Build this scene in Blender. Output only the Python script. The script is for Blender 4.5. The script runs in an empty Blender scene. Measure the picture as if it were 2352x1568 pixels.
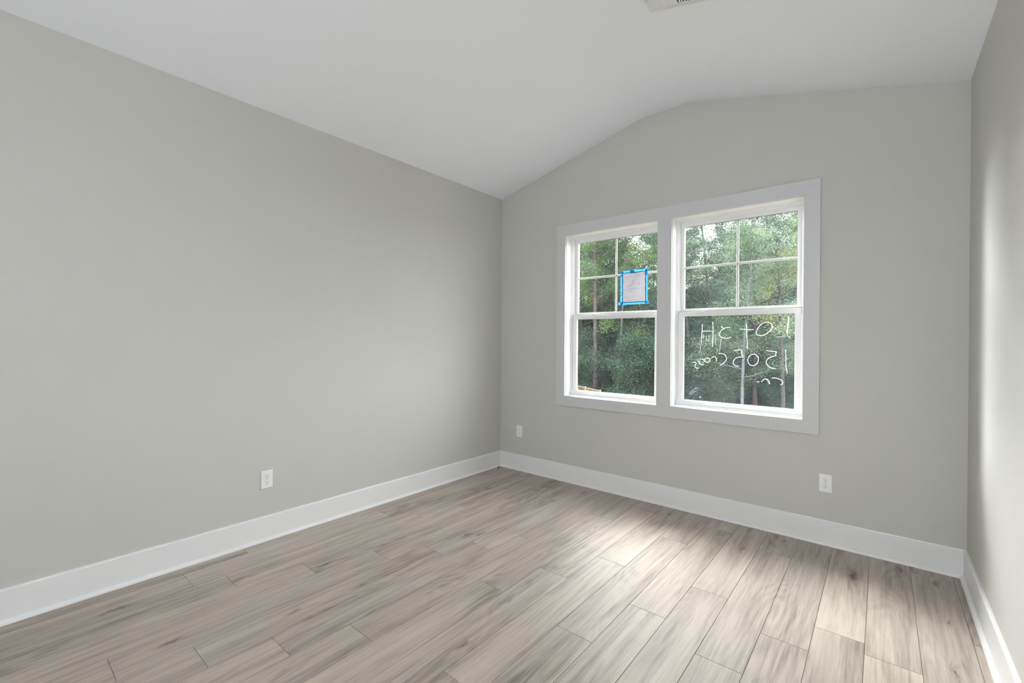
import bpy, bmesh, math, random
import numpy as np
from mathutils import Vector, Matrix
C = bpy.context.scene.collection
PI = math.pi

# ------------------------------------------------------------------ camera
cam = bpy.data.objects.new('camera', bpy.data.cameras.new('camera')); C.objects.link(cam)
cam.data.sensor_width = 36; cam.data.lens = 15.751
cam.data.clip_start = 0.02; cam.data.clip_end = 500
RX = Vector((0.770989, 0.636798, 0.007962)); UP = Vector((-0.007175, -0.003816, 0.999967)); FW = Vector((-0.636808, 0.771021, -0.001627))
m = Matrix.Identity(4)
for i in range(3):
    m[i][0] = RX[i]; m[i][1] = UP[i]; m[i][2] = -FW[i]
m[0][3], m[1][3], m[2][3] = 3.0328, -3.4960, 1.2864
cam.matrix_world = m
bpy.context.scene.camera = cam
vs = bpy.context.scene.view_settings
vs.view_transform = 'Standard'; vs.look = 'None'; vs.gamma = 1; vs.use_curve_mapping = False
vs.exposure = 0.17

# ------------------------------------------------------------------ light
# overcast sky, brighter overhead
w = bpy.data.worlds.new('overcast_sky'); bpy.context.scene.world = w; w.use_nodes = True
nt = w.node_tree; nt.nodes.clear()
wo = nt.nodes.new('ShaderNodeOutputWorld'); bg = nt.nodes.new('ShaderNodeBackground')
tc = nt.nodes.new('ShaderNodeTexCoord'); sx = nt.nodes.new('ShaderNodeSeparateXYZ'); rp = nt.nodes.new('ShaderNodeValToRGB')
nt.links.new(tc.outputs['Generated'], sx.inputs[0]); nt.links.new(sx.outputs['Z'], rp.inputs[0])
rp.color_ramp.elements[0].position = 0.0; rp.color_ramp.elements[0].color = (.93, .96, 1.0, 1)
rp.color_ramp.elements[1].position = 1.0; rp.color_ramp.elements[1].color = (.965, .98, 1.0, 1)
nt.links.new(rp.outputs[0], bg.inputs['Color']); bg.inputs['Strength'].default_value = 8.5
nt.links.new(bg.outputs[0], wo.inputs[0])

def lamp(name, kind, loc, rot, energy, color=(1, 1, 1), **kw):
    l = bpy.data.lights.new(name, kind); l.energy = energy; l.color = color
    for k, v in kw.items(): setattr(l, k, v)
    o = bpy.data.objects.new(name, l); C.objects.link(o); o.location = loc; o.rotation_euler = rot
    return o
# veiled sun coming in low over the woodland from the left of the window
SUN_AZ, SUN_EL = math.radians(-42), math.radians(45)
d = Vector((math.sin(SUN_AZ)*math.cos(SUN_EL), math.cos(SUN_AZ)*math.cos(SUN_EL), math.sin(SUN_EL)))
s = lamp('sun', 'SUN', (0, 0, 30), (0, 0, 0), 7.6, (1.0, .985, .96), angle=math.radians(26))
s.rotation_euler = d.to_track_quat('Z', 'Y').to_euler()
# bright cloud edges low beyond both ends of the woodland
d2 = Vector((math.sin(math.radians(38))*math.cos(math.radians(20)), math.cos(math.radians(38))*math.cos(math.radians(20)), math.sin(math.radians(20))))
s2 = lamp('bright_cloud_bank', 'SUN', (5, 0, 30), (0, 0, 0), .7, (1.0, 1.0, .99), angle=math.radians(36))
s2.rotation_euler = d2.to_track_quat('Z', 'Y').to_euler()
d3 = Vector((-math.sin(math.radians(56))*math.cos(math.radians(10)), math.cos(math.radians(56))*math.cos(math.radians(10)), math.sin(math.radians(10))))
s3 = lamp('bright_cloud_edge', 'SUN', (-5, 0, 30), (0, 0, 0), 6.0, (1.0, 1.0, .99), angle=math.radians(22))
s3.rotation_euler = d3.to_track_quat('Z', 'Y').to_euler()
# added fill lamp in a made-up window behind the camera, brightens the room
lamp('rear_fill_lamp', 'AREA', (2.65, -5.35, 1.6), (math.radians(90), 0, 0), 31, (.93, .965, 1.0), shape='RECTANGLE', size=1.0, size_y=1.5)

# ------------------------------------------------------------------ helpers
def mat(name, col, rough=.5, spec=.5, metal=0.0, noise=None, bump=None):
    ma = bpy.data.materials.new(name); ma.use_nodes = True
    n = ma.node_tree.nodes; b = n['Principled BSDF']
    b.inputs['Base Color'].default_value = (*col, 1); b.inputs['Roughness'].default_value = rough
    b.inputs['Specular IOR Level'].default_value = spec; b.inputs['Metallic'].default_value = metal
    t = n.new('ShaderNodeTexCoord')
    if noise:
        sc, amt = noise
        nz = n.new('ShaderNodeTexNoise'); nz.inputs['Scale'].default_value = sc; nz.inputs['Detail'].default_value = 5
        ma.node_tree.links.new(t.outputs['Object'], nz.inputs['Vector'])
        r = n.new('ShaderNodeValToRGB')
        r.color_ramp.elements[0].position = .3; r.color_ramp.elements[1].position = .7
        r.color_ramp.elements[0].color = (*[c*(1-amt) for c in col], 1); r.color_ramp.elements[1].color = (*[min(1, c*(1+amt)) for c in col], 1)
        ma.node_tree.links.new(nz.outputs['Fac'], r.inputs[0]); ma.node_tree.links.new(r.outputs[0], b.inputs['Base Color'])
    if bump:
        sc, st = bump
        nz = n.new('ShaderNodeTexNoise'); nz.inputs['Scale'].default_value = sc; nz.inputs['Detail'].default_value = 3
        ma.node_tree.links.new(t.outputs['Object'], nz.inputs['Vector'])
        bp = n.new('ShaderNodeBump'); bp.inputs['Strength'].default_value = st; bp.inputs['Distance'].default_value = .002
        ma.node_tree.links.new(nz.outputs['Fac'], bp.inputs['Height']); ma.node_tree.links.new(bp.outputs[0], b.inputs['Normal'])
    return ma

def box(bm, x0, x1, y0, y1, z0, z1):
    v = [bm.verts.new(p) for p in ((x0,y0,z0),(x1,y0,z0),(x1,y1,z0),(x0,y1,z0),(x0,y0,z1),(x1,y0,z1),(x1,y1,z1),(x0,y1,z1))]
    for f in ((0,3,2,1),(4,5,6,7),(0,1,5,4),(1,2,6,5),(2,3,7,6),(3,0,4,7)): bm.faces.new([v[i] for i in f])
def B(*boxes):
    bm = bmesh.new()
    for b in boxes: box(bm, *b)
    return bm
def prism(bm, poly, axis, a, b):
    """extrude a closed 2-D outline along an axis ('x': outline in (y,z), 'y': outline in (x,z))"""
    def P(u, v, t): return (t, u, v) if axis == 'x' else (u, t, v)
    A = [bm.verts.new(P(u, v, a)) for u, v in poly]; Bv = [bm.verts.new(P(u, v, b)) for u, v in poly]
    n = len(poly); bm.faces.new(A); bm.faces.new(Bv[::-1])
    for i in range(n): bm.faces.new((A[i], Bv[i], Bv[(i+1) % n], A[(i+1) % n]))
def ring(bm, xa, xb, za, zb, l, r, bt, tp, y0, y1):
    """rectangular frame in the plane of the wall, l/r/bt/tp wide, from depth y0 to y1"""
    o = ((xa,za),(xb,za),(xb,zb),(xa,zb)); i_ = ((xa+l,za+bt),(xb-r,za+bt),(xb-r,zb-tp),(xa+l,zb-tp))
    V = [[bm.verts.new((x,y,z)) for x,z in q] for q in (o, i_) for y in (y0, y1)]
    o0,o1,i0,i1 = V
    for k in range(4):
        j = (k+1) % 4
        bm.faces.new((o0[k],o0[j],i0[j],i0[k])); bm.faces.new((o1[j],o1[k],i1[k],i1[j]))
        bm.faces.new((o0[j],o0[k],o1[k],o1[j])); bm.faces.new((i0[k],i0[j],i1[j],i1[k]))
def cyl(bm, c, axis, r, h, seg=20, r2=None):
    r2 = r if r2 is None else r2
    q = Vector((0,0,1)).rotation_difference(Vector(axis)).to_matrix().to_4x4()
    bmesh.ops.create_cone(bm, cap_ends=True, segments=seg, radius1=r, radius2=r2, depth=h, matrix=Matrix.Translation(c) @ q)
def obj(name, bm, ma, parent=None, bevel=0, seg=2, smooth=False):
    me = bpy.data.meshes.new(name)
    bmesh.ops.recalc_face_normals(bm, faces=bm.faces); bm.to_mesh(me); bm.free(); me.materials.append(ma)
    o = bpy.data.objects.new(name, me); C.objects.link(o)
    if parent: o.parent = parent
    if bevel:
        b = o.modifiers.new('bevel', 'BEVEL'); b.width = bevel; b.segments = seg; b.limit_method = 'ANGLE'; b.harden_normals = False
    if smooth:
        for p in me.polygons: p.use_smooth = True
    return o
def thing(name, label, cat, loc=(0,0,0), rot=(0,0,0), group=None):
    o = bpy.data.objects.new(name, None); C.objects.link(o); o.location = loc; o.rotation_euler = rot
    o.empty_display_size = .1
    return tag(o, label, cat, group)
def tag(o, label, cat, group=None):
    o['label'] = label; o['category'] = cat
    if group: o['group'] = group
    return o
def struct(o, label=None, cat=None):
    o['kind'] = 'structure'
    if label: o['label'] = label
    if cat: o['category'] = cat
    return o
def copy_tree(o, parent=None):
    c = o.copy(); C.objects.link(c)
    if parent: c.parent = parent
    for ch in list(o.children): copy_tree(ch, c)
    return c
def ribbon(bm, pts, width, y0, y1):
    """flat pen stroke standing on the glass: a strip with round-ish ends and a real thickness"""
    P = [Vector((x, 0, z)) for x, z in pts]
    # smooth the polyline
    Q = [P[0]]
    for i in range(len(P)-1):
        p0 = P[max(i-1,0)]; p1 = P[i]; p2 = P[i+1]; p3 = P[min(i+2,len(P)-1)]
        for t in (.25,.5,.75,1):
            Q.append(.5*((2*p1)+(p2-p0)*t+(2*p0-5*p1+4*p2-p3)*t*t+(3*p1-p0-3*p2+p3)*t**3))
    L = []; Rr = []
    for i, q in enumerate(Q):
        t = (Q[min(i+1,len(Q)-1)]-Q[max(i-1,0)])
        if t.length < 1e-6: t = Vector((0,0,1))
        t.normalize(); nrm = Vector((-t.z, 0, t.x)); wd = width*.5*(1+.25*math.sin(i*1.7))
        if i in (0, len(Q)-1): wd *= .45
        L.append(q+nrm*wd); Rr.append(q-nrm*wd)
    a = [[bm.verts.new((v.x, y, v.z)) for v in S] for y in (y0, y1) for S in (L, Rr)]
    l0,r0,l1,r1 = a
    for i in range(len(Q)-1):
        bm.faces.new((l0[i],l0[i+1],r0[i+1],r0[i])); bm.faces.new((l1[i+1],l1[i],r1[i],r1[i+1]))
        bm.faces.new((l0[i+1],l0[i],l1[i],l1[i+1])); bm.faces.new((r0[i],r0[i+1],r1[i+1],r1[i]))
    for i in (0,-1): bm.faces.new((l0[i],r0[i],r1[i],l1[i]))

# ------------------------------------------------------------------ materials
M = {}
M['wall'] = mat('wall_paint', (.574, .566, .537), .75, .25, noise=(1.3, .012), bump=(260, .06))
M['ceiling'] = mat('ceiling_paint', (.91, .925, .965), .85, .2, bump=(200, .05))
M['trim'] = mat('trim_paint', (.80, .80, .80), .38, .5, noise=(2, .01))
M['casing'] = mat('trim_paint_dimmed', (.615, .613, .62), .45, .4, noise=(2, .01))  # trim paint again, dimness around the bright window put into its grey
M['vinyl'] = mat('window_vinyl', (.82, .82, .82), .35, .5, noise=(3, .01))
M['grille'] = mat('grille_bar', (.74, .72, .68), .4, .4, noise=(3, .02))
M['gasket'] = mat('window_gasket', (.06, .055, .05), .7, .2, noise=(9, .1))
M['plate'] = mat('outlet_plastic', (.84, .84, .85), .3, .5, noise=(5, .01))
M['slot'] = mat('outlet_slot', (.01, .01, .01), .8, .1, noise=(5, .1))
M['screw'] = mat('screw_metal', (.55, .55, .54), .35, .5, .8, noise=(40, .1))
M['vent'] = mat('vent_enamel', (.80, .80, .81), .4, .5, noise=(5, .01))
M['duct'] = mat('duct_interior', (.05, .05, .05), .9, .1, noise=(5, .1))
M['shaving'] = mat('wood_shaving', (.75, .64, .45), .7, .2, noise=(60, .15))
M['crumb'] = mat('dark_crumb', (.03, .02, .012), .9, .1, noise=(60, .2))
M['marker'] = mat('white_paint_marker', (.9, .9, .92), .8, .1, noise=(90, .05))
mk = M['marker'].node_tree
trn = mk.nodes.new('ShaderNodeBsdfTranslucent'); trn.inputs[0].default_value = (.95, .95, 1, 1)
mx = mk.nodes.new('ShaderNodeMixShader'); mx.inputs[0].default_value = .5
mk.links.new(mk.nodes['Principled BSDF'].outputs[0], mx.inputs[1]); mk.links.new(trn.outputs[0], mx.inputs[2])
mk.links.new(mx.outputs[0], mk.nodes['Material Output'].inputs[0])
M['exterior'] = mat('exterior_siding', (.55, .55, .53), .7, .2, noise=(3, .05))

def glass(name, haze, tint):
    """thin pane: clear, a little reflective, with a film of dust that scatters the light falling on it"""
    ma = bpy.data.materials.new(name); ma.use_nodes = True; n = ma.node_tree.nodes; l = ma.node_tree.links; n.clear()
    out = n.new('ShaderNodeOutputMaterial')
    tr = n.new('ShaderNodeBsdfTransparent'); tr.inputs[0].default_value = (.97, .985, .98, 1)
    gl = n.new('ShaderNodeBsdfGlossy'); gl.inputs['Roughness'].default_value = .02
    lw = n.new('ShaderNodeLayerWeight'); lw.inputs['Blend'].default_value = .5
    p5 = n.new('ShaderNodeMath'); p5.operation = 'POWER'; p5.inputs[1].default_value = 5; l.new(lw.outputs['Facing'], p5.inputs[0])
    fr = n.new('ShaderNodeMath'); fr.operation = 'MULTIPLY_ADD'; fr.inputs[1].default_value = .9; fr.inputs[2].default_value = .022; l.new(p5.outputs[0], fr.inputs[0])
    m1 = n.new('ShaderNodeMixShader'); l.new(fr.outputs[0], m1.inputs[0]); l.new(tr.outputs[0], m1.inputs[1]); l.new(gl.outputs[0], m1.inputs[2])
    df = n.new('ShaderNodeBsdfDiffuse'); df.inputs[0].default_value = (*tint, 1)
    tl = n.new('ShaderNodeBsdfTranslucent'); tl.inputs[0].default_value = (*tint, 1)
    m2 = n.new('ShaderNodeMixShader'); m2.inputs[0].default_value = .5; l.new(df.outputs[0], m2.inputs[1]); l.new(tl.outputs[0], m2.inputs[2])
    t = n.new('ShaderNodeTexCoord'); nz = n.new('ShaderNodeTexNoise'); nz.inputs['Scale'].default_value = 4.5; nz.inputs['Detail'].default_value = 6
    nz.inputs['Distortion'].default_value = .6
    l.new(t.outputs['Object'], nz.inputs['Vector'])
    mr = n.new('ShaderNodeMapRange'); mr.inputs['From Min'].default_value = .3; mr.inputs['From Max'].default_value = .75
    mr.inputs['To Min'].default_value = haze*.45; mr.inputs['To Max'].default_value = haze*1.6; l.new(nz.outputs['Fac'], mr.inputs['Value'])
    m3 = n.new('ShaderNodeMixShader'); l.new(mr.outputs[0], m3.inputs[0]); l.new(m1.outputs[0], m3.inputs[1]); l.new(m2.outputs[0], m3.inputs[2])
    l.new(m3.outputs[0], out.inputs[0]); return ma
M['glass_clear'] = glass('window_glass_clean', .006, (.8, .85, .95))
M['glass_dusty'] = glass('window_glass_dusty', .013, (.75, .85, .97))

def sheet(name, front, back, fac, noise_scale, amt):
    """thin sheet that both reflects and lets light through"""
    ma = bpy.data.materials.new(name); ma.use_nodes = True; n = ma.node_tree.nodes; l = ma.node_tree.links; n.clear()
    out = n.new('ShaderNodeOutputMaterial'); df = n.new('ShaderNodeBsdfDiffuse'); tl = n.new('ShaderNodeBsdfTranslucent'); mx = n.new('ShaderNodeMixShader')
    t = n.new('ShaderNodeTexCoord'); nz = n.new('ShaderNodeTexNoise'); nz.inputs['Scale'].default_value = noise_scale; nz.inputs['Detail'].default_value = 4
    l.new(t.outputs['Object'], nz.inputs['Vector'])
    for bs, col in ((df, front), (tl, back)):
        r = n.new('ShaderNodeValToRGB'); r.color_ramp.elements[0].position = .35; r.color_ramp.elements[1].position = .65
        r.color_ramp.elements[0].color = (*[c*(1-amt) for c in col], 1); r.color_ramp.elements[1].color = (*[min(1, c*(1+amt)) for c in col], 1)
        l.new(nz.outputs['Fac'], r.inputs[0]); l.new(r.outputs[0], bs.inputs[0])
    mx.inputs[0].default_value = fac; l.new(df.outputs[0], mx.inputs[1]); l.new(tl.outputs[0], mx.inputs[2]); l.new(mx.outputs[0], out.inputs[0])
    return ma
M['paper'] = sheet('notice_paper', (.82, .80, .84), (.75, .73, .78), .16, 9, .05)
M['tape'] = sheet('blue_masking_tape', (.02, .14, .62), (.26, .62, 1.0), .6, 160, .45)
M['ink'] = mat('printed_ink', (.25, .24, .27), .8, .1, noise=(50, .3))

# ------------------------------------------------------------------ room shell
W, H, DY = 3.4005, 2.74, -5.3
R0, R1, RZ = 1.507, 1.906, 3.118
# rounded bends where the ceiling slopes meet the flat strip
def ceil_z(x):
    if x < R0: return H+(RZ-H)*x/R0
    if x > R1: return H+(RZ-H)*(W-x)/(W-R1)
    return RZ
def vault(x0, x1):
    xs = [x0]+[x for x in (R0-.03, R0, R0+.03, R1-.03, R1, R1+.03) if x0 < x < x1]+[x1]
    out = []
    for x in xs:
        z = ceil_z(x)
        if abs(x-R0) < .001 or abs(x-R1) < .001: z -= .0035
        out.append((x, z))
    return out
T = .16
bm = bmesh.new()
top = vault(-.12, W+.12)
prism(bm, top+[(x, z+.14) for x, z in top[::-1]], 'y', DY-.14, T)
ceiling = struct(obj('ceiling', bm, M['ceiling']))
for p in ceiling.data.polygons:      # plastered bends: soft transitions on the underside
    if p.normal.z < -.5: p.use_smooth = True
under = {}
for p in ceiling.data.polygons:
    for ek in p.edge_keys: under.setdefault(tuple(sorted(ek)), []).append(p.use_smooth)
for e_ in ceiling.data.edges:
    if not all(under[tuple(sorted(e_.vertices))]): e_.use_edge_sharp = True

WL = (0.785, 1.650, 0.785, 2.252)   # left window opening  x0,x1,z0,z1
WR = (1.763, 2.633, 0.785, 2.252)
G = .016                            # jamb liner
def wall_with_holes(name, x0, x1, y0, y1, holes):
    """vaulted gable wall: solid panels around the openings, joined into one mesh"""
    xs = sorted({x0, x1, R0-.03, R0, R0+.03, R1-.03, R1, R1+.03, *[h[0] for h in holes], *[h[1] for h in holes]})
    bm = bmesh.new()
    def zc(x):
        return ceil_z(x)-(.0035 if abs(x-R0) < .001 or abs(x-R1) < .001 else 0)+.004
    for a, b in zip(xs[:-1], xs[1:]):
        m_ = (a+b)/2; hs = sorted([h for h in holes if h[0]-1e-6 < m_ < h[1]+1e-6], key=lambda h: h[2]); lo = 0
        for h in hs:
            box(bm, a, b, y0, y1, lo, h[2]); lo = h[3]
        prism(bm, [(a, lo), (b, lo), (b, zc(b)), (a, zc(a))], 'y', y0, y1)
    bmesh.ops.remove_doubles(bm, verts=bm.verts, dist=1e-5)
    # drop the inner faces shared by neighbouring panels
    seen = {}
    for f in list(bm.faces):
        k = tuple(sorted((round(v.co.x,4),round(v.co.y,4),round(v.co.z,4)) for v in f.verts))
        seen.setdefault(k, []).append(f)
    bmesh.ops.delete(bm, geom=[f for fs in seen.values() if len(fs) > 1 for f in fs], context='FACES')
    return struct(obj(name, bm, M['wall']))
hole = lambda o: (o[0]-G, o[1]+G, o[2]-G, o[3]+G)
wall_with_holes('wall_back', 0, W, 0, T, [hole(WL), hole(WR)])
WREAR = (2.10, 3.2, .82, 2.38)  # hole cut for the made-up rear window
wall_with_holes('wall_rear', 0, W, DY-.14, DY, [WREAR])
struct(obj('wall_left', B((-.12, 0, DY-.14, T, 0, H)), M['wall']))
struct(obj('wall_right', B((W, W+.12, DY-.14, T, 0, H)), M['wall']))

# unseen rear window, invented as a setting for the fill lamp
rw = bpy.data.objects.new('added_rear_window', None); C.objects.link(rw); struct(rw)
bm = bmesh.new(); ring(bm, *WREAR, .05, .05, .05, .05, DY-.13, DY-.02); box(bm, 2.15, 3.15, DY-.12, DY-.03, 1.57, 1.62)
obj('window_frame', bm, M['vinyl'], rw, .003)
obj('pane', B((2.15, 3.15, DY-.08, DY-.076, .87, 2.33)), M['glass_clear'], rw)
bm = bmesh.new(); ring(bm, 2.01, 3.29, .73, 2.47, .09, .09, .09, .09, DY, DY+.018)
struct(obj('added_window_trim', bm, M['trim'], None, .002))  # casing of the added rear window

# window casing: one picture-frame surround with a centre mullion board
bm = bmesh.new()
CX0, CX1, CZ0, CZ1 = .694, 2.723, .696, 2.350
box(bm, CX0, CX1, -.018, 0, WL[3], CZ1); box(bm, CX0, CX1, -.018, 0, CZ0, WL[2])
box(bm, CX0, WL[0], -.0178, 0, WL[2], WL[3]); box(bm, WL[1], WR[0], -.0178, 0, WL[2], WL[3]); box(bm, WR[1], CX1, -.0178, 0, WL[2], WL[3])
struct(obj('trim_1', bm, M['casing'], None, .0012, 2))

# baseboards, each with its quarter-round shoe
def board(name, shoe_ok, path):
    """path: (axis, wall coordinate, direction into the room, from, to)"""
    axis, c, s_, a, b = path
    prof = [(0,.001),(s_*.014,.001),(s_*.014,.150),(s_*.012,.155),(s_*.0085,.157),(0,.157)]
    q = [(s_*.014,.001)]+[(s_*(.014+.017*math.cos(t)), .001+.019*math.sin(t)) for t in [i*PI/12 for i in range(7)]]
    bm = bmesh.new(); prism(bm, [(c+u, v) for u, v in prof], axis, a, b); o = struct(obj(name, bm, M['trim']))
    bm = bmesh.new(); prism(bm, [(c+u, v) for u, v in q], axis, a, b); obj('shoe_molding', bm, M['trim'], o)
board('baseboard_back', 1, ('x', 0, -1, 0, W))
board('baseboard_left', 1, ('y', 0, 1, DY, -.014))
board('baseboard_right', 1, ('y', W, -1, DY, -.014))
board('baseboard_rear', 1, ('x', DY, 1, .014, W-.014))

# ------------------------------------------------------------------ plank floor
def floor_material():
    ma = bpy.data.materials.new('vinyl_plank_oak'); ma.use_nodes = True; n = ma.node_tree.nodes; l = ma.node_tree.links
    b = n['Principled BSDF']
    def N(t, **kw):
        q = n.new(t)
        for k, v in kw.items():
            if k in q.inputs.keys(): q.inputs[k].default_value = v
            else: setattr(q, k, v)
        return q
    def mth(op, a, b_=None, c_=None, clamp=False):
        q = n.new('ShaderNodeMath'); q.operation = op; q.use_clamp = clamp
        for i, v in enumerate((a, b_, c_)):
            if v is None: continue
            if isinstance(v, (int, float)): q.inputs[i].default_value = v
            else: l.new(v, q.inputs[i])
        return q.outputs[0]
    g = N('ShaderNodeTexCoord'); sp = N('ShaderNodeSeparateXYZ'); l.new(g.outputs['Object'], sp.inputs[0])
    at = N('ShaderNodeAttribute', attribute_name='plank'); ids = N('ShaderNodeSeparateColor'); l.new(at.outputs['Color'], ids.inputs[0])
    r1, r2, r3 = ids.outputs[0], ids.outputs[1], ids.outputs[2]
    X, Y = sp.outputs['X'], sp.outputs['Y']
    # knots: distance fields that also bend the grain
    kn = KNOTS; ksum = None
    wob = N('ShaderNodeTexNoise'); wob.inputs['Scale'].default_value = 22; wob.inputs['Detail'].default_value = 3; l.new(g.outputs['Object'], wob.inputs['Vector'])
    XK = mth('ADD', X, mth('MULTIPLY', mth('SUBTRACT', wob.outputs['Fac'], .5), .045))
    for kx, ky, ks in kn:
        dx = mth('MULTIPLY', mth('SUBTRACT', XK, kx), 95/ks); dy = mth('MULTIPLY', mth('SUBTRACT', Y, ky), 24/ks)
        r = mth('ADD', mth('MULTIPLY', dx, dx), mth('MULTIPLY', dy, dy))
        e = mth('DIVIDE', 1.0, mth('ADD', 1.0, mth('POWER', r, 1.4)))
        ksum = e if ksum is None else mth('ADD', ksum, e)
    kw_ = mth('MINIMUM', ksum, 1.0)
    def coords(sx, sy, off, bend=0.0):
        c = N('ShaderNodeCombineXYZ')
        xx = mth('ADD', X, mth('MULTIPLY', kw_, bend)) if bend else X
        l.new(mth('MULTIPLY', xx, sx), c.inputs[0]); l.new(mth('MULTIPLY', Y, sy), c.inputs[1]); l.new(mth('MULTIPLY', off, 37.0), c.inputs[2])
        return c.outputs[0]
    def noise(vec, scale, detail, rough=.55, dist=0.0):
        q = N('ShaderNodeTexNoise'); q.inputs['Scale'].default_value = scale; q.inputs['Detail'].default_value = detail
        q.inputs['Roughness'].default_value = rough; q.inputs['Distortion'].default_value = dist; l.new(vec, q.inputs['Vector']); return q.outputs['Fac']
    streak = noise(coords(13, 1.0, r1, .03), 1.0, 6, .6, .5)         # broad darker bands along the plank
    fine = noise(coords(150, 5, r2, .03), 1.0, 4, .65)                # fibres
    mid = noise(coords(45, 2.2, r2, .03), 1.0, 5, .6, .3)
    blotch = noise(coords(3.2, 1.6, r3), 1.0, 3)                      # soft patches
    # cathedral rings
    ph = mth('ADD', mth('MULTIPLY', noise(coords(5.0, .85, r3, .02), 1.0, 2, .4, .2), 60.0), mth('MULTIPLY', kw_, 9.0))
    rings = mth('POWER', mth('ABSOLUTE', mth('SINE', ph)), 2.2)
    rmask = mth('MULTIPLY', mth('SUBTRACT', noise(coords(2.5, 1.0, r2), 1.0, 2), .44), 4.5, clamp=True)
    fib = mth('MULTIPLY', mth('SUBTRACT', noise(coords(85, 2.4, r3, .03), 1.0, 5, .7, .4), .55), 3.6, clamp=True)   # sparse dark pores
    amp = mth('MULTIPLY_ADD', r2, .55, .60)
    v = mth('MULTIPLY', mth('MULTIPLY', mth('SUBTRACT', streak, .5), 1.1), amp)
    v = mth('SUBTRACT', v, mth('MULTIPLY', fib, .17))
    v = mth('ADD', v, mth('MULTIPLY', mth('SUBTRACT', mid, .5), .50))
    v = mth('ADD', v, mth('MULTIPLY', mth('SUBTRACT', fine, .5), .5))
    v = mth('ADD', v, mth('MULTIPLY', mth('SUBTRACT', blotch, .5), .30))
    v = mth('SUBTRACT', v, mth('MULTIPLY', mth('MULTIPLY', rings, rmask), .15))
    v = mth('ADD', v, mth('MULTIPLY', mth('SUBTRACT', r1, .5), .09))
    v = mth('SUBTRACT', v, mth('MULTIPLY', kw_, mth('MULTIPLY_ADD', mid, 1.3, -.32)))
    v = mth('ADD', v, .58)
    ramp = N('ShaderNodeValToRGB'); cr = ramp.color_ramp; l.new(v, ramp.inputs[0])
    cr.elements[0].position = 0; cr.elements[0].color = (.085, .062, .048, 1)
    cr.elements[1].position = 1; cr.elements[1].color = (.60, .515, .44, 1)
    for p_, c_ in ((.22, (.21, .168, .137, 1)), (.45, (.355, .30, .255, 1)), (.68, (.485, .415, .354, 1))):
        e = cr.elements.new(p_); e.color = c_
    # some stretches are greyer
    grey = N('ShaderNodeMix', data_type='RGBA', blend_type='MIX')
    gm = mth('MULTIPLY', mth('SUBTRACT', noise(coords(2.2, .9, r1), 1.0, 2), .52), 2.4, clamp=True)
    l.new(gm, grey.inputs[0]); l.new(ramp.outputs[0], grey.inputs[6])
    hs = N('ShaderNodeHueSaturation'); hs.inputs['Saturation'].default_value = .62; hs.inputs['Value'].default_value = .97; l.new(ramp.outputs[0], hs.inputs['Color'])
    l.new(hs.outputs[0], grey.inputs[7]); l.new(grey.outputs[2], b.inputs['Base Color'])
    b.inputs['Specular IOR Level'].default_value = .42
    l.new(mth('ADD', .42, mth('MULTIPLY', fine, .14)), b.inputs['Roughness'])
    bp = N('ShaderNodeBump'); bp.inputs['Strength'].default_value = .35; bp.inputs['Distance'].default_value = .0012
    l.new(mth('ADD', fine, mth('MULTIPLY', rings, mth('MULTIPLY', rmask, .35))), bp.inputs['Height']); l.new(bp.outputs[0], b.inputs['Normal'])
    return ma
KNOTS = [(.392,-2.561,1.3),(.585,-2.202,.8),(.925,-1.394,1),(.985,-1.333,.8),(1.609,-1.793,1.1),(.94,-2.18,.5),(.897,-2.518,.7),
         (1.675,-2.166,.7),(3.117,-.119,1.3),(2.549,-.122,.7),(2.345,-.078,1),(.346,-.135,1),(.406,-.398,.6),(2.919,-.374,1.6),
         (1.08,-.162,.9),(1.816,-.155,1),(3.266,-.184,1),(3.281,-.61,.6),(3.264,-1.032,.7),(2.37,-.42,1),(.245,-3.05,1.1),(.72,-2.95,.8)]
rng = random.Random(11)
PH = {-3: -.75, -2: -.11, -1: -1.13, 0: -1.046, 1: -1.258, 2: -1.581, 3: -1.068, 4: -1.428, 5: -.581, 6: -1.10, 7: -1.425, 8: -.531, 9: -1.182,
      10: -1.445, 11: -.465, 12: -.708, 13: -1.06, 14: -1.39, 15: -1.535, 16: -1.21, 17: -.33}
bm = bmesh.new(); lay = bm.loops.layers.float_color.new('plank')
box(bm, 0, W, DY, 0, -.05, -.004)
for f in bm.faces:
    for lp in f.loops: lp[lay] = (0, 0, 0, 1)
e, bv = .0008, .0008
for k in range(-3, 17):
    xa = 2.985-.1797*(k+1); xb = xa+.1797; xa = max(xa, 0); xb = min(xb, W)
    if xb-xa < .01: continue
    y = PH[k]+1.216
    while y < .0: y += 1.216
    while y > DY:
        ya, yb = max(y-1.216, DY), min(y, 0)
        if yb-ya > .005:
            col = (rng.random(), rng.random(), rng.random(), 1)
            q = [(xa+e,ya+e),(xb-e,ya+e),(xb-e,yb-e),(xa+e,yb-e)]; qi = [(xa+e+bv,ya+e+bv),(xb-e-bv,ya+e+bv),(xb-e-bv,yb-e-bv),(xa+e+bv,yb-e-bv)]
            lo = [bm.verts.new((*p,-.004)) for p in q]; mi = [bm.verts.new((*p,-bv*.8)) for p in q]; tp = [bm.verts.new((*p,0)) for p in qi]
            fs = [bm.faces.new(tp)]
            for i in range(4):
                j = (i+1) % 4; fs += [bm.faces.new((mi[i],mi[j],tp[j],tp[i])), bm.faces.new((lo[i],lo[j],mi[j],mi[i]))]
            for f in fs:
                for lp in f.loops: lp[lay] = col
        y -= 1.216
struct(obj('floor', bm, floor_material()))

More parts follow.
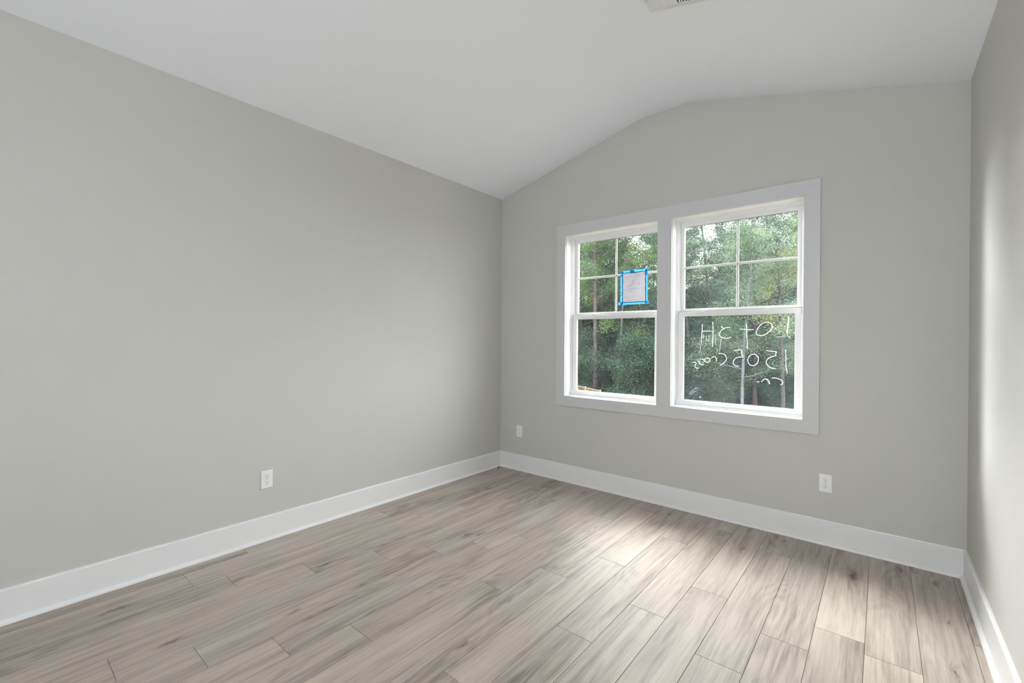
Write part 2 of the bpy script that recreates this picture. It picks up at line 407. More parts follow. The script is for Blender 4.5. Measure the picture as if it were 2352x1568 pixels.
# ------------------------------------------------------------------ windows
def build_window(name, O, dusty, gx, gz):
    xa, xb, za, zb = O
    root = bpy.data.objects.new(name, None); C.objects.link(root); struct(root)
    pane_mat = M['glass_dusty'] if dusty else M['glass_clear']
    bm = bmesh.new(); ring(bm, xa-G, xb+G, za-G, zb+G, G+.004, G+.004, G+.004, G+.004, .0, .078)
    obj('jamb', bm, M['trim'], root, .0008)
    bm = bmesh.new()
    ring(bm, xa-G, xb+G, za-G, zb+G, G+.011, G+.011, G+.014, G+.011, .078, .088)
    ring(bm, xa-G, xb+G, za-G, zb+G, G+.018, G+.018, G+.044, G+.018, .088, T)
    ring(bm, xa+.0179, xb-.0179, 1.53, zb-.0179, .007, .007, .001, .006, .102, .122)
    ring(bm, xa-.05, xb+.05, za-.07, zb+.05, .052, .052, .072, .052, T, T+.02)
    obj('window_frame', bm, M['vinyl'], root, .0012)
    up = bmesh.new(); ring(up, xa+.0225, xb-.0225, 1.500, zb-.020, .031, .031, .050, .035, .124, .150); ring(up, xa+.050, xb-.050, 1.546, zb-.051, .004, .004, .004, .004, .128, .146)
    us = obj('upper_sash', up, M['vinyl'], root, .0015)
    pn = obj('upper_pane', B((xa+.052, xb-.052, .137, .141, 1.548, zb-.053)), pane_mat, root)
    bm = bmesh.new(); cyl_r = .0075
    box(bm, gx-.009, gx+.009, .1425, .1485, 1.549, zb-.054); box(bm, xa+.053, xb-.053, .1428, .1482, gz-.009, gz+.009)
    obj('grille', bm, M['grille'], root, .0028, 3)
    bm = bmesh.new(); ring(bm, xa+.054, xb-.054, 1.550, zb-.055, .0015, .0015, .0015, .0015, .134, .1365)
    obj('glazing_gasket', bm, M['gasket'], us)
    lo = bmesh.new(); ring(lo, xa+.0225, xb-.0225, .808, 1.524, .036, .036, .023, .033, .092, .120); ring(lo, xa+.0575, xb-.0575, .830, 1.492, .004, .004, .004, .004, .096, .116)
    ls = obj('lower_sash', lo, M['vinyl'], root, .0015)
    lp = obj('lower_pane', B((xa+.060, xb-.060, .106, .110, .832, 1.490)), pane_mat, root)
    bm = bmesh.new(); ring(bm, xa+.0612, xb-.0612, .834, 1.4885, .0015, .0015, .0015, .002, .103, .1055)
    obj('glazing_gasket', bm, M['gasket'], ls)
    for fx in (.258, .765):
        cx = xa+(xb-xa)*fx
        bm = bmesh.new(); box(bm, cx-.032, cx+.032, .098, .114, 1.5243, 1.530)
        cyl(bm, (cx-.006, .106, 1.533), (0,0,1), .0095, .009, 20); box(bm, cx-.006, cx+.034, .1, .1085, 1.5305, 1.5365)
        obj('sash_lock', bm, M['vinyl'], root, .0015)
    return root, lp
build_window('window_1', WL, False, 1.216, 1.870)
win2, pane2 = build_window('window_2', WR, True, 2.200, 1.876)

# white marker writing on the outer face of the lower right pane (reads backwards from inside)
STROKES = [
    ('m',[(1.9609,1.4249),(1.96,1.3754),(1.957,1.3341),(1.9541,1.286)]),
    ('m',[(2.0362,1.4425),(2.0391,1.4018),(2.04,1.368),(2.0385,1.3206),(2.0352,1.2527)]),
    ('m',[(1.9613,1.3719),(2.0006,1.373),(2.0368,1.37)]),
    ('m',[(2.0974,1.4091),(2.1012,1.401),(2.115,1.3942),(2.1398,1.3985),(2.1607,1.3969)]),
    ('m',[(2.1213,1.3888),(2.1026,1.3809),(2.0877,1.3609),(2.0841,1.3421),(2.098,1.326),(2.1249,1.3181),(2.1496,1.3181),(2.1661,1.3261)]),
    ('t',[(2.1,1.3207),(2.0946,1.2871),(2.0911,1.2536),(2.084,1.1997)]),
    ('m',[(2.2278,1.385),(2.2546,1.3847),(2.284,1.3805),(2.3159,1.3802)]),
    ('m',[(2.2696,1.4235),(2.2716,1.3858),(2.2726,1.334),(2.2753,1.2887),(2.2769,1.2401)]),
    ('m',[(2.4259,1.3685),(2.434,1.3967),(2.4283,1.4206),(2.4088,1.4317),(2.3837,1.429),(2.3585,1.4104),(2.3405,1.3819),(2.3333,1.3544),(2.3448,1.3416),(2.3704,1.3378),(2.3956,1.3478),(2.4177,1.3685),(2.4341,1.3854)]),
    ('w',[(2.5331,1.4692),(2.5323,1.4384),(2.5305,1.4077),(2.5254,1.3708),(2.5277,1.3554)]),
    ('t',[(2.5277,1.3554),(2.5342,1.3339),(2.5491,1.3155)]),
    ('t',[(2.5421,1.3308),(2.513,1.3339),(2.4862,1.3289),(2.4537,1.3264)]),
    ('m',[(2.5179,1.2426),(2.5194,1.1858),(2.5198,1.1365),(2.5233,1.0997),(2.5298,1.0784)]),
    ('m',[(2.4004,1.2309),(2.4271,1.2271),(2.46,1.2246),(2.4568,1.209),(2.4591,1.1965),(2.4329,1.1883),(2.4081,1.1712),(2.3988,1.1506),(2.4045,1.1306),(2.4169,1.1166),(2.4362,1.1081),(2.4582,1.1059)]),
    ('m',[(2.3115,1.2034),(2.2925,1.1907),(2.281,1.1645),(2.2859,1.1369),(2.3035,1.1214),(2.3237,1.1223),(2.3424,1.139),(2.3502,1.168),(2.3432,1.1902),(2.3259,1.2032),(2.3115,1.2015)]),
    ('m',[(2.187,1.224),(2.2141,1.2305),(2.238,1.2342),(2.2399,1.2134),(2.2419,1.1939),(2.2467,1.1816),(2.2205,1.1789),(2.1954,1.1663),(2.1822,1.1428),(2.1879,1.1219),(2.203,1.1133),(2.2229,1.1129)]),
    ('m',[(2.0789,1.2016),(2.1072,1.2016),(2.126,1.1928),(2.1367,1.1711),(2.1325,1.151),(2.1159,1.1304),(2.091,1.1113)]),
    ('m',[(2.0655,1.1433),(2.064,1.1621),(2.0569,1.1761),(2.0461,1.1785),(2.0295,1.1658)]),
    ('m',[(2.0179,1.1627),(2.0023,1.1663),(1.9841,1.1596),(1.979,1.1457),(1.9895,1.1345),(2.0058,1.1337),(2.018,1.145),(2.0192,1.1607)]),
    ('t',[(1.9763,1.1504),(1.9644,1.159),(1.9499,1.1537),(1.9421,1.1341),(1.9535,1.1256),(1.9712,1.1311),(1.975,1.1456),(1.9565,1.1573),(1.9353,1.156),(1.9179,1.154)]),
    ('m',[(1.9766,1.1162),(1.9569,1.1126),(1.9422,1.1217),(1.9355,1.1339),(1.9233,1.1473)]),
    ('m',[(1.8932,1.1254),(1.9047,1.1314),(1.9168,1.1235),(1.9129,1.1109),(1.9076,1.0982),(1.9185,1.0869),(1.9405,1.0858)]),
    ('t',[(1.9225,1.087),(1.9247,1.0657)]),
    ('m',[(2.434,1.037),(2.4505,1.0399),(2.4723,1.0362),(2.4929,1.0269),(2.5016,1.0132),(2.4984,1.0006),(2.4878,0.9924)]),
    ('m',[(2.4222,0.9942),(2.4188,1.0116),(2.4076,1.026),(2.3942,1.0302),(2.3813,1.0219),(2.3707,1.0066)]),
    ('m',[(2.3418,1.0073),(2.3577,1.0057)]),
    ('t',[(2.3981,1.0254),(2.411,1.0111),(2.4167,0.9963)]),
    ('t',[(1.9568,1.286),(1.9491,1.2515),(1.9442,1.2032)]),
    ('t',[(1.9721,1.3478),(1.9697,1.3135)]),
    ('t',[(1.9911,1.341),(1.9908,1.2965)]),
    ('t',[(2.0106,1.3409),(2.0104,1.2864)]),
    ('t',[(2.0523,1.3476),(2.0578,1.3071),(2.0606,1.2666)]),
    ('t',[(2.0723,1.2398),(2.0663,1.1993)]),
    ('t',[(1.8681,0.8762),(1.8849,0.902),(1.9118,0.9249),(1.9352,0.9301)]),
    ('t',[(1.8817,0.8774),(1.8999,0.8962),(1.9253,0.9121)]),
    ('w',[(1.947,0.8655),(1.9524,0.8577)]),
]

bm = bmesh.new()
for kind, pts in STROKES:
    ribbon(bm, pts, {'m': .0043, 'w': .0070, 't': .0012}[kind], .1102, .1108)
wr = obj('marker_writing', bm, M['marker'], pane2); wr['label'] = 'white hand-written marker letters and numbers, reversed'

# ------------------------------------------------------------------ taped notice on the left window
PX0, PX1, PZ0, PZ1 = 1.278, 1.494, 1.624, 1.886
nt_ = thing('posted_notice', 'white paper notice framed in blue tape on the upper pane of the left window', 'notice', (1.386, .1345, 1.624))
def nobj(name, bm, ma):
    bmesh.ops.translate(bm, verts=bm.verts, vec=(-1.386, -.1345, -1.624)); return obj(name, bm, ma, nt_)
bm = bmesh.new(); NX, NZ = 12, 14
grid = [[bm.verts.new((PX0+(PX1-PX0)*i/NX, .1362-.0006*abs(math.sin(i*.8+j*.5))*math.sin(PI*i/NX)*math.sin(PI*j/NZ), PZ0+(PZ1-PZ0)*j/NZ)) for j in range(NZ+1)] for i in range(NX+1)]
for i in range(NX):
    for j in range(NZ): bm.faces.new((grid[i][j], grid[i+1][j], grid[i+1][j+1], grid[i][j+1]))
paper = nobj('paper', bm, M['paper'])
sd = paper.modifiers.new('thickness', 'SOLIDIFY'); sd.thickness = .0003
def strip(a, b, wd, y, sd_):
    """torn strip of tape from a to b"""
    r = random.Random(sd_); bm = bmesh.new(); a = Vector((a[0],0,a[1])); b = Vector((b[0],0,b[1])); t = (b-a).normalized(); nn = Vector((-t.z,0,t.x)); L = []; Rr = []
    n = 24
    for i in range(n+1):
        p = a+(b-a)*i/n; j1 = .0008*r.uniform(-1,1); j2 = .0008*r.uniform(-1,1)
        L.append(p+nn*(wd/2+j1)); Rr.append(p-nn*(wd/2+j2))
    L[0] -= t*.004; Rr[-1] += t*.003
    vs_ = [[bm.verts.new((q.x, yy, q.z)) for q in S] for yy in (y, y+.0003) for S in (L, Rr)]
    l0,r0,l1,r1 = vs_
    for i in range(n):
        bm.faces.new((l0[i],l0[i+1],r0[i+1],r0[i])); bm.faces.new((l1[i+1],l1[i],r1[i],r1[i+1])); bm.faces.new((l0[i+1],l0[i],l1[i],l1[i+1])); bm.faces.new((r0[i],r0[i+1],r1[i+1],r1[i]))
    for i in (0,-1): bm.faces.new((l0[i],r0[i],r1[i],l1[i]))
    return bm
TW = .0225
for k, (a, b) in enumerate((((PX0-.004, PZ0-.012), (PX0-.004, PZ1+.014)), ((PX1+.004, PZ0-.010), (PX1+.004, PZ1+.022)),
                            ((PX0-.012, PZ1+.004), (PX1+.012, PZ1+.005)), ((PX0-.034, PZ0-.005), (PX1+.022, PZ0-.005)))):
    nobj('tape_strip', strip(a, b, TW, .1352-(.0004 if k > 1 else 0), 5+k), M['tape'])
nobj('tape_patch', strip((1.352, PZ1+.004), (1.388, PZ1+.0045), TW*1.05, .1343, 21), M['tape'])
bm = bmesh.new()
def ink(x0, z0, x1, z1, wd): ribbon(bm, [(PX0+.216*x0, PZ0+.262*z0), (PX0+.216*(x0+x1)/2, PZ0+.262*(z0+z1)/2), (PX0+.216*x1, PZ0+.262*z1)], wd, .1349, .1351)
for a in ((.1,.84,.95,.87,.0012),(.1,.80,.85,.83,.0008),(.5,.78,.9,.79,.0006),(.35,.955,.7,.965,.003),(.05,.42,.9,.46,.0012),(.06,.67,.6,.68,.0005),(.1,.74,.9,.745,.0005),(.1,.58,.6,.59,.0005),
          (.44,.66,.52,.75,.0034),(.40,.62,.54,.64,.0018),(.25,.50,.42,.57,.0022),(.27,.36,.36,.48,.0026),(.34,.32,.46,.41,.0026),(.36,.46,.58,.48,.0014),(.70,.57,.72,.62,.0032),
          (.22,.56,.30,.51,.001),(.42,.17,.45,.24,.001),(.9,.92,.93,.95,.006),(.12,.86,.18,.80,.0012),(.05,.77,.09,.68,.0012)): ink(*a)
nobj('printed_text', bm, M['ink'])

# ------------------------------------------------------------------ outlets
def outlet(label, loc, rz):
    t = thing('duplex_outlet', label, 'outlet', loc, (0, 0, rz), 'duplex outlets low on the walls')
    def up(bm): return bm
    bm = bmesh.new()
    V0 = [bm.verts.new((x, 0, z)) for x, z in ((-.035,-.0572),(.035,-.0572),(.035,.0572),(-.035,.0572))]
    V1 = [bm.verts.new((x, -.0035, z)) for x, z in ((-.035,-.0572),(.035,-.0572),(.035,.0572),(-.035,.0572))]
    V2 = [bm.verts.new((x, -.0062, z)) for x, z in ((-.0305,-.0527),(.0305,-.0527),(.0305,.0527),(-.0305,.0527))]
    for a, b in ((V0, V1), (V1, V2)):
        for i in range(4): bm.faces.new((a[i], a[(i+1)%4], b[(i+1)%4], b[i]))
    bm.faces.new(V2); bm.faces.new(V0[::-1])
    obj('cover_plate', bm, M['plate'], t, .0006)
    for s_ in (1, -1):
        bm = bmesh.new(); n = 32; cz = s_*.0195
        # round face with flattened top and bottom
        pts = [(.0165*math.cos(a), cz+max(-.0138, min(.0138, .0165*math.sin(a)))) for a in [2*PI*i/n for i in range(n)]]
        prism(bm, pts, 'y', -.0062, -.0082); r = obj('receptacle', bm, M['plate'], t, .0004)
        n2 = [(.0175*math.cos(a), cz+max(-.0148, min(.0148, .0175*math.sin(a)))) for a in [2*PI*i/n for i in range(n)]]
        bm = bmesh.new(); box(bm, -.0075, -.0055, -.0084, -.0070, cz+.0005, cz+.0085); box(bm, .0055, .0073, -.0084, -.0070, cz+.0015, cz+.0080)
        cyl(bm, (0, -.0077, cz-.0070), (0,1,0), .0026, .0014, 16); obj('slots', bm, M['slot'], r)
    bm = bmesh.new(); cyl(bm, (0, -.0068, 0), (0,1,0), .0032, .0014, 16); sc = obj('screw', bm, M['screw'], t)
    return t
outlet('white duplex outlet on the long left wall', (0, -2.28, .387), PI/2)
outlet('small white duplex outlet near the left corner, left of the windows', (.253, 0, .386), 0)
outlet('white duplex outlet right of and below the double window', (2.760, 0, .390), 0)

# ------------------------------------------------------------------ ceiling register
vx = 2.222; th = math.atan((RZ-H)/(W-R1))
vt = thing('ceiling_vent', 'white metal ceiling air register above the window, cut off by the top edge', 'vent', (vx, -1.243, ceil_z(vx)), (0, th, 0))
bm = bmesh.new()
def frame_h(bm, x0, x1, y0, y1, w_, z0, z1):
    box(bm, x0, x1, y0, y0+w_, z0, z1); box(bm, x0, x1, y1-w_, y1, z0, z1); box(bm, x0, x0+w_, y0+w_, y1-w_, z0, z1); box(bm, x1-w_, x1, y0+w_, y1-w_, z0, z1)
frame_h(bm, -.176, .176, -.100, .100, .027, -.004, 0)
frame_h(bm, -.150, .150, -.074, .074, .004, -.008, -.003); box(bm, -.004, .004, -.072, .072, -.0085, -.003)
obj('faceplate', bm, M['vent'], vt, .0012)
obj('duct_opening', B((-.149, .149, -.073, .073, -.0025, -.0005)), M['duct'], vt)
for bank in (0, 1):
    bm = bmesh.new()
    for i in range(10):
        x = (-.140+i*.0134) if bank == 0 else (.0125+i*.0134)
        sg = 1 if bank == 0 else -1
        prism(bm, [(x-.0055*sg, -.0082), (x-.0048*sg, -.0087), (x+.0062*sg, -.0035), (x+.0055*sg, -.0030)], 'y', -.0705, .0705)
    obj('louver_bank', bm, M['vent'], vt)
for sx_ in (-.157, .157):
    bm = bmesh.new(); cyl(bm, (sx_, 0, -.0048), (0,0,1), .0036, .0016, 14); obj('screw', bm, M['screw'], vt)

# ------------------------------------------------------------------ small debris on the floor
def shaving(name, label, loc, rz, L, parts):
    bm = bmesh.new(); n = 10
    for (ox, oy, ang, ln) in parts:
        P = [Vector((ox+math.cos(ang)*ln*i/n, oy+math.sin(ang)*ln*i/n, .0012+.0022*math.sin(PI*i/n))) for i in range(n+1)]
        nn = Vector((-math.sin(ang), math.cos(ang), 0))*.0017
        T1 = [bm.verts.new(p+nn) for p in P]; T2 = [bm.verts.new(p-nn) for p in P]; T3 = [bm.verts.new(p+nn-Vector((0,0,.0009))) for p in P]; T4 = [bm.verts.new(p-nn-Vector((0,0,.0009))) for p in P]
        for i in range(n):
            bm.faces.new((T1[i],T1[i+1],T2[i+1],T2[i])); bm.faces.new((T3[i+1],T3[i],T4[i],T4[i+1])); bm.faces.new((T1[i+1],T1[i],T3[i],T3[i+1])); bm.faces.new((T2[i],T2[i+1],T4[i+1],T4[i]))
        for i in (0,-1): bm.faces.new((T1[i],T2[i],T4[i],T3[i]))
    o = obj(name, bm, M['shaving']); o.location = loc; o.rotation_euler = (0,0,rz)
    return tag(o, label, 'debris')
shaving('wood_shaving', 'pale bent wood shaving on the floor by the back baseboard below the windows', (2.180, -.122, .0), 0, .03, [(0, 0, -1.0, .062), (-.012, .002, -.05, .013), (.004, -.073, 1.9, .024)])
shaving('wood_shaving', 'small pale curled shaving on the brightly lit planks, right half of the floor', (2.832, -.664, .0), 0, .03, [(0, 0, -.8, .022), (.016, -.016, -1.6, .012)])
bm = bmesh.new(); bmesh.ops.create_icosphere(bm, subdivisions=2, radius=.008)
for v in bm.verts: v.co = Vector((v.co.x*.55, v.co.y*.7, v.co.z*1.3+.0095))*(1+.12*math.sin(v.co.x*900+v.co.z*700))
mz = min(v.co.z for v in bm.verts)
for v in bm.verts: v.co.z -= mz
cb = obj('debris_crumb', bm, M['crumb']); cb.location = (.068, -.105, 0); tag(cb, 'tiny dark crumb on the floor in the left corner', 'debris')

# ------------------------------------------------------------------ outdoors
def outdoor(u, D, z=-1.2):
    """ground point D metres ahead of the room, at bearing u across it"""
    f = Vector((-.637, .771, 0)); r = Vector((.771, .637, 0)); p = Vector((3.033, -3.496, 0))+D*(f+r*u); p.z = z; return p
def bearing(px): return (px-1176)/1029.06
GZ = -1.25
def leaf_mat(name, col, trans, amt):
    ma = bpy.data.materials.new(name); ma.use_nodes = True; n = ma.node_tree.nodes; l = ma.node_tree.links
    b = n['Principled BSDF']; b.inputs['Roughness'].default_value = .45; b.inputs['Specular IOR Level'].default_value = .38
    at = n.new('ShaderNodeAttribute'); at.attribute_name = 'tone'
    r = n.new('ShaderNodeValToRGB'); cr = r.color_ramp
    cr.elements[0].position = 0; cr.elements[0].color = (*[c*(1-amt) for c in col], 1)
    cr.elements[1].position = 1; cr.elements[1].color = (*[min(1, c*(1+amt)) for c in col], 1)
    l.new(at.outputs['Fac'], r.inputs[0]); l.new(r.outputs[0], b.inputs['Base Color'])
    tl = n.new('ShaderNodeBsdfTranslucent'); hs = n.new('ShaderNodeHueSaturation'); hs.inputs['Value'].default_value = 1.3; hs.inputs['Hue'].default_value = .485
    l.new(r.outputs[0], hs.inputs['Color']); l.new(hs.outputs[0], tl.inputs[0])
    mx = n.new('ShaderNodeMixShader'); mx.inputs[0].default_value = trans
    l.new(b.outputs[0], mx.inputs[1]); l.new(tl.outputs[0], mx.inputs[2]); l.new(mx.outputs[0], n['Material Output'].inputs[0])
    return ma
M['leaf_bright'] = leaf_mat('leaf_bright_green', (.125, .20, .065), .35, .35)
M['leaf_mid'] = leaf_mat('leaf_mid_green', (.07, .118, .058), .3, .35)
M['leaf_dark'] = leaf_mat('leaf_dark_green', (.036, .066, .045), .2, .4)
M['leaf_shade'] = leaf_mat('leaf_shaded_green', (.024, .056, .030), .15, .4)  # undergrowth leaves, shade under the trees put into the colour
M['leaf_pale'] = leaf_mat('leaf_pale_grey_green', (.17, .225, .14), .3, .35)
M['leaf_yellow'] = leaf_mat('leaf_yellow_green', (.24, .24, .07), .35, .3)
M['bark_brown'] = mat('bark_reddish_brown', (.065, .047, .05), .9, .15, noise=(7, .35), bump=(30, .6))
M['bark_grey'] = mat('bark_pale_grey', (.11, .11, .118), .9, .15, noise=(6, .3), bump=(30, .5))
M['bark_dark'] = mat('bark_dark', (.06, .052, .047), .9, .15, noise=(6, .3), bump=(30, .5))
M['litter'] = mat('leaf_litter_ground', (.12, .10, .06), .95, .1, noise=(2.5, .5))
M['mesh_fabric'] = sheet('site_fence_fabric', (.12, .105, .05), (.15, .14, .07), .3, 5, .35)
M['stake'] = mat('fence_stake_wood', (.17, .15, .12), .8, .2, noise=(20, .2))

gbm = bmesh.new(); rg = random.Random(2)
NXg, NYg = 50, 44
gv = [[None]*(NYg+1) for _ in range(NXg+1)]
for i in range(NXg+1):
    for j in range(NYg+1):
        x = -42+70*i/NXg; y = .2+46*j/NYg
        gv[i][j] = gbm.verts.new((x, y, GZ+.06*math.sin(x*.7+y*.4)+.05*math.sin(x*1.9-y*1.1)+max(0, y-26)*.03))
for i in range(NXg):
    for j in range(NYg): gbm.faces.new((gv[i][j], gv[i+1][j], gv[i+1][j+1], gv[i][j+1]))
struct(obj('ground', gbm, M['litter'], None, smooth=True))
struct(obj('foundation_wall', B((-.12, W+.12, .01, T, GZ-.1, -.051)), M['exterior']))

def tubes(name, lines, ma, parent=None, sides=7):
    """lines: list of (points, radii) -> one mesh of tapering limbs"""
    V = []; F = []; base = 0
    for P, Rd in lines:
        P = np.array(P, float); n = len(P)
        for i in range(n):
            t = P[min(i+1, n-1)]-P[max(i-1, 0)]; t = t/(np.linalg.norm(t)+1e-9)
            a = np.cross(t, [0.3, .9, .1]); a /= np.linalg.norm(a)+1e-9; b = np.cross(t, a)
            for k in range(sides):
                q = 2*PI*k/sides; V.append(P[i]+Rd[i]*(math.cos(q)*a+math.sin(q)*b))
        for i in range(n-1):
            for k in range(sides):
                k2 = (k+1) % sides; F.append((base+i*sides+k, base+i*sides+k2, base+(i+1)*sides+k2, base+(i+1)*sides+k))
        F.append(tuple(base+k for k in range(sides))[::-1]); F.append(tuple(base+(n-1)*sides+k for k in range(sides)))
        base += n*sides
    me = bpy.data.meshes.new(name); me.from_pydata([tuple(v) for v in V], [], F); me.materials.append(ma)
    for p in me.polygons: p.use_smooth = True
    o = bpy.data.objects.new(name, me); C.objects.link(o)
    if parent: o.parent = parent
    return o
def leaves(name, centers, radii, per, size, ma, seed, parent=None, aspect=.5):
    r = np.random.default_rng(seed); per = int(per*1.75); size = size*.68; C0 = np.repeat(centers, per, axis=0); R = np.repeat(radii, per)
    n = len(C0); g = r.normal(size=(n, 3)); g /= np.linalg.norm(g, axis=1)[:, None]; g *= (r.random(n)**.45)[:, None]
    P = C0+g*R[:, None]*np.array([1, 1, .62])
    a = r.normal(size=(n, 3)); a[:, 2] = a[:, 2]*.6-.25; a /= np.linalg.norm(a, axis=1)[:, None]
    nn = r.normal(size=(n, 3))*.7+np.array([0, 0, .9]); b = np.cross(nn, a); b /= np.linalg.norm(b, axis=1)[:, None]
    s = (size*(.65+.7*r.random(n)))[:, None]
    a = a*s*.5; b = b*s*.5*aspect
    V = np.stack([P-a, P+b, P+a, P-b], 1).reshape(-1, 3)
    me = bpy.data.meshes.new(name); me.vertices.add(4*n); me.vertices.foreach_set('co', V.astype(np.float32).ravel())
    me.loops.add(4*n); me.loops.foreach_set('vertex_index', np.arange(4*n, dtype=np.int32))
    me.polygons.add(n); me.polygons.foreach_set('loop_start', np.arange(0, 4*n, 4, dtype=np.int32)); me.polygons.foreach_set('loop_total', np.full(n, 4, np.int32))
    at = me.attributes.new('tone', 'FLOAT', 'FACE'); tone = np.clip(r.normal(.5, .2, n)+np.repeat(r.normal(0, .18, len(centers)), per), 0, 1)
    at.data.foreach_set('value', tone.astype(np.float32))
    me.update(); me.materials.append(ma)
    o = bpy.data.objects.new(name, me); C.objects.link(o)
    if parent: o.parent = parent
    return o
def skeleton(seed, h, base, spread, r0, nb, lean=0.0, up=.35, crown_round=1.0):
    """trunk, branches and the points where leaf clusters sit"""
    r = np.random.default_rng(seed); lines = []; cc = []; cr = []
    n = 12; T_ = [np.array([0., 0., -.15])]; dirx = r.normal(size=2)*.03+np.array([lean, 0])
    for i in range(1, n+1):
        dirx = dirx+r.normal(size=2)*.018
        T_.append(T_[-1]+np.array([dirx[0], dirx[1], 1.0])*(h+.15)/n)
    Rt = [r0*(1-.88*(i/n)**1.1)*(1.25 if i == 0 else 1) for i in range(n+1)]
    lines.append((T_, Rt))
    for b in range(nb):
        f = base+(1-base)*(b+r.random())/nb; f = min(f, .98); k = f*n; i = int(k); p = T_[i]+(T_[min(i+1, n)]-T_[i])*(k-i)
        az = b*2.4+r.random()*1.2; q = (f-base)/(1-base)
        L = spread*(.45+.75*math.sin(PI*min(1, .18+.82*q*.9+.05))**crown_round)*(.75+.5*r.random())
        el = up+.5*q; d_ = np.array([math.cos(az)*math.cos(el), math.sin(az)*math.cos(el), math.sin(el)])
        rb = max(.012, Rt[i]*.42); pts = [p]; m_ = 6
        for j in range(m_):
            d_ = d_+r.normal(size=3)*.13; d_ /= np.linalg.norm(d_); pts.append(pts[-1]+d_*L/m_)
        lines.append((pts, [rb*(1-.85*j/m_) for j in range(m_+1)]))
        for j in range(2, m_+1):
            cc.append(pts[j]+r.normal(size=3)*.12); cr.append(.30+.26*r.random())
            if j % 2 == 0 or j == m_:
                s2 = d_+r.normal(size=3)*.75; s2 /= np.linalg.norm(s2); l2 = L*.38*(.6+.6*r.random()); q0 = pts[j]
                pp = [q0, q0+s2*l2*.5, q0+s2*l2+np.array([0, 0, -.05])]
                lines.append((pp, [rb*.4, rb*.28, rb*.12])); cc += [pp[1], pp[2]]; cr += [.30+.2*r.random(), .34+.24*r.random()]
    return lines, np.array(cc), np.array(cr)
def make_tree(name, label, cat, loc, seed, h, base, spread, r0, nb, leaf, bark, per=110, size=.085, group=None, lean=0., up=.35, rz=0.):
    t = thing(name, label, cat, loc, (0, 0, rz), group)
    lines, cc, cr = skeleton(seed, h, base, spread, r0, nb, lean, up)
    tubes('trunk', lines, M[bark], t); leaves('foliage', cc, cr, per, size, M[leaf], seed, t)
    return t
def at_px(px, D): return outdoor(bearing(px), D, GZ)
# trees that can be told apart through the panes
make_tree('pine_tree', 'tree with a straight reddish-brown trunk, left side of the left window', 'tree', at_px(1367, 19.5), 3, 12.0, .36, 1.5, .10, 20, 'leaf_mid', 'bark_brown', 90, .09)
make_tree('hardwood_tree', 'bright green leafy tree filling the upper left panes of the left window', 'tree', at_px(1385, 21.0), 7, 8.0, .42, 2.0, .09, 20, 'leaf_bright', 'bark_dark', 120, .085)
make_tree('hardwood_tree', 'slender tree with a thin leaning grey trunk, middle of the left window', 'tree', at_px(1418, 20.0), 12, 10.5, .40, 1.3, .065, 18, 'leaf_mid', 'bark_grey', 90, .08, lean=.02)
make_tree('hardwood_tree', 'light green tree behind the taped notice in the left window', 'tree', at_px(1466, 20.5), 19, 6.7, .30, 1.7, .07, 20, 'leaf_bright', 'bark_grey', 105, .08)
make_tree('birch_tree', 'thin tree with a pale whitish trunk just right of the taped notice', 'tree', at_px(1495, 22.0), 23, 9.5, .62, 1.1, .06, 9, 'leaf_mid', 'bark_grey', 60, .075)
make_tree('hardwood_tree', 'tree with a pale grey trunk rising from the bottom of the right window', 'tree', at_px(1706, 15.5), 31, 8.6, .15, 1.7, .055, 26, 'leaf_mid', 'bark_grey', 90, .075)
make_tree('pine_tree', 'tree with a reddish trunk beside the pale one at the bottom of the right window', 'tree', at_px(1735, 16.5), 37, 11.0, .16, 1.7, .08, 24, 'leaf_dark', 'bark_brown', 90, .075)
make_tree('hardwood_tree', 'leaning brown-trunked tree behind the handwriting, left part of the right window', 'tree', at_px(1652, 19.5), 41, 11.0, .26, 1.9, .09, 18, 'leaf_dark', 'bark_brown', 105, .08, lean=-.03)
make_tree('hardwood_tree', 'pale grey-green tree with fine shimmering leaves, upper right of the right window', 'tree', at_px(1800, 15.5), 43, 10.2, .2, 2.1, .07, 28, 'leaf_pale', 'bark_dark', 130, .062)
make_tree('hardwood_tree', 'dark green tree at the upper left of the right window', 'tree', at_px(1598, 18.0), 47, 8.4, .25, 1.7, .09, 22, 'leaf_dark', 'bark_dark', 120, .07)
make_tree('hardwood_tree', 'tree with a patch of yellow-green leaves, right part of the right window', 'tree', at_px(1778, 18.5), 53, 6.0, .3, 1.1, .06, 12, 'leaf_yellow', 'bark_dark', 70, .07)
# the woodland behind them
GRP = 'crowded trees of the woodland behind the house'
LAB = 'dense leafy woodland tree in the rows behind the front trees outside the windows'
protos = []
for k, (leaf, bark, h, base, spread, seed) in enumerate((('leaf_mid', 'bark_dark', 11, .12, 2.5, 61), ('leaf_dark', 'bark_dark', 10, .08, 2.5, 67), ('leaf_bright', 'bark_grey', 10, .15, 2.4, 71), ('leaf_dark', 'bark_brown', 12, .10, 2.6, 79))):
    protos.append(make_tree('woodland_tree', LAB, 'tree', (0, 0, 0), seed, h, base, spread, .12, 34, leaf, bark, 135, .105, GRP))
rt = random.Random(5); used = set(); spots = []
for D, step, jit in ((22.5, 105, 20), (25.5, 92, 18), (29, 80, 16), (33, 72, 16)):
    px = 1090+rt.random()*30
    while px < 2120:
        spots.append((px+rt.uniform(-jit, jit), D+rt.uniform(-1.1, 1.1))); px += step
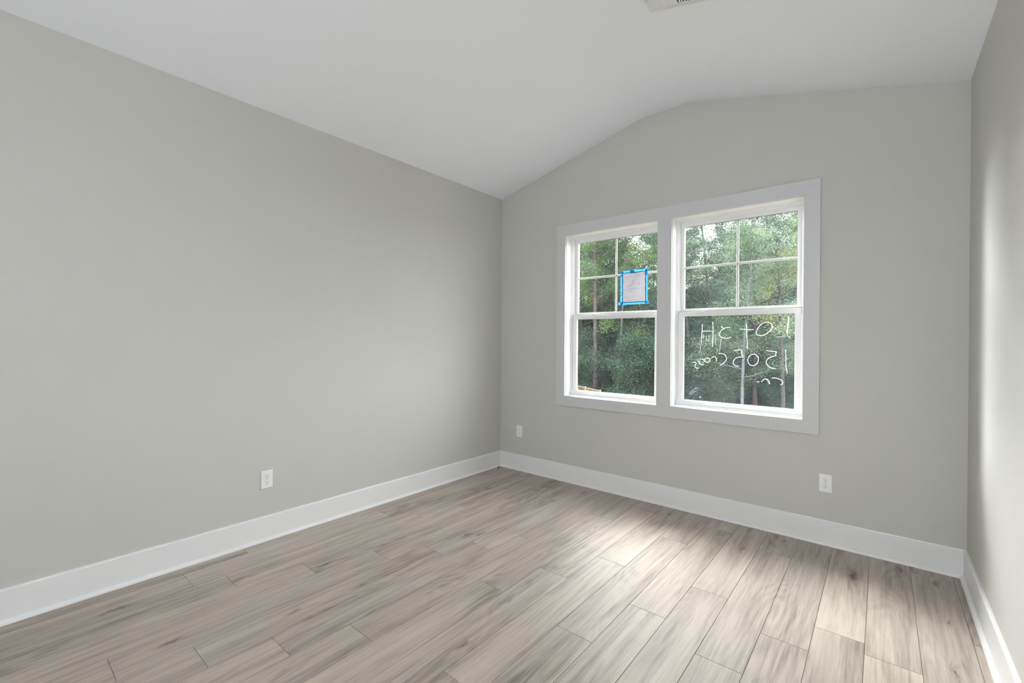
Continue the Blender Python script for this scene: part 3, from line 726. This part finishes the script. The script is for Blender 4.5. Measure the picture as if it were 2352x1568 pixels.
for i, (px, D) in enumerate(spots):
    if 20 < D < 23.3 and 1300 < px < 1860 and i % 2: continue
    k = rt.choice((0, 0, 1, 1, 2, 3)); o = protos[k] if k not in used else copy_tree(protos[k]); used.add(k)
    o.location = at_px(px, D); o.rotation_euler = (0, 0, rt.uniform(0, 6.28)); s_ = rt.uniform(.64, .92)*(.66 if 1420 < px < 1520 else 1.15 if px > 1740 else 1); o.scale = (s_, s_, s_)
# undergrowth shrubs
sp = []
SG = 'undergrowth shrubs at the edge of the woodland'
for k, (leaf, seed) in enumerate((('leaf_shade', 101), ('leaf_dark', 103), ('leaf_mid', 107))):
    sp.append(make_tree('woodland_shrub', 'low leafy shrub in the undergrowth along the edge of the woodland', 'shrub', (0, 0, 0), seed, 1.9, .05, 1.15, .03, 20, leaf, 'bark_dark', 100, .07, SG, up=.6))
rt = random.Random(8); us = set(); px = 1060
while px < 2100:
    for D in (17.2, 19.6, 23.5):
        k = rt.choice((0, 0, 1, 1, 1, 2)); o = sp[k] if k not in us else copy_tree(sp[k]); us.add(k)
        o.location = at_px(px+rt.uniform(-20, 20), D+rt.uniform(-.9, .9)+(3.6 if px < 1450 else 0)); s_ = rt.uniform(.75, 1.3)*(1.9 if D > 23 else 1.25 if D > 19 else 1); o.scale = (s_*.9, s_*.9, s_); o.rotation_euler = (0, 0, rt.uniform(0, 6.28))
    px += 46
# low site fence at the edge of the trees
fn = thing('site_fence', 'low tan fabric site fence with wooden stakes, bottom left of the left window', 'fence', at_px(1381, 13.0))
a = at_px(1381, 13.0); b = at_px(1290, 15.8); bm = bmesh.new(); n = 40; dv = (b-a)
tp_ = lambda i: 1.10+.004*math.sin(i*.9)
V0 = [bm.verts.new((dv.x*i/n, dv.y*i/n+.012*math.sin(i*1.3), 0)) for i in range(n+1)]; V1 = [bm.verts.new((dv.x*i/n, dv.y*i/n+.012*math.sin(i*1.3+.5), tp_(i))) for i in range(n+1)]
for i in range(n): bm.faces.new((V0[i], V0[i+1], V1[i+1], V1[i]))
fb = obj('fabric', bm, M['mesh_fabric'], fn); md = fb.modifiers.new('thickness', 'SOLIDIFY'); md.thickness = .004
bm = bmesh.new()
pts = [((dv.x*i/n, dv.y*i/n-.01, tp_(i)), .012) for i in range(n+1)]; bm.free()
tubes('top_cord', [([p for p, _ in pts], [r for _, r in pts])], M['stake'], fn)
for f_ in (0, .33, .66, 1):
    obj('stake', B((dv.x*f_-.02, dv.x*f_+.02, dv.y*f_-.035, dv.y*f_-.012, -.2, 1.14)), M['stake'], fn)
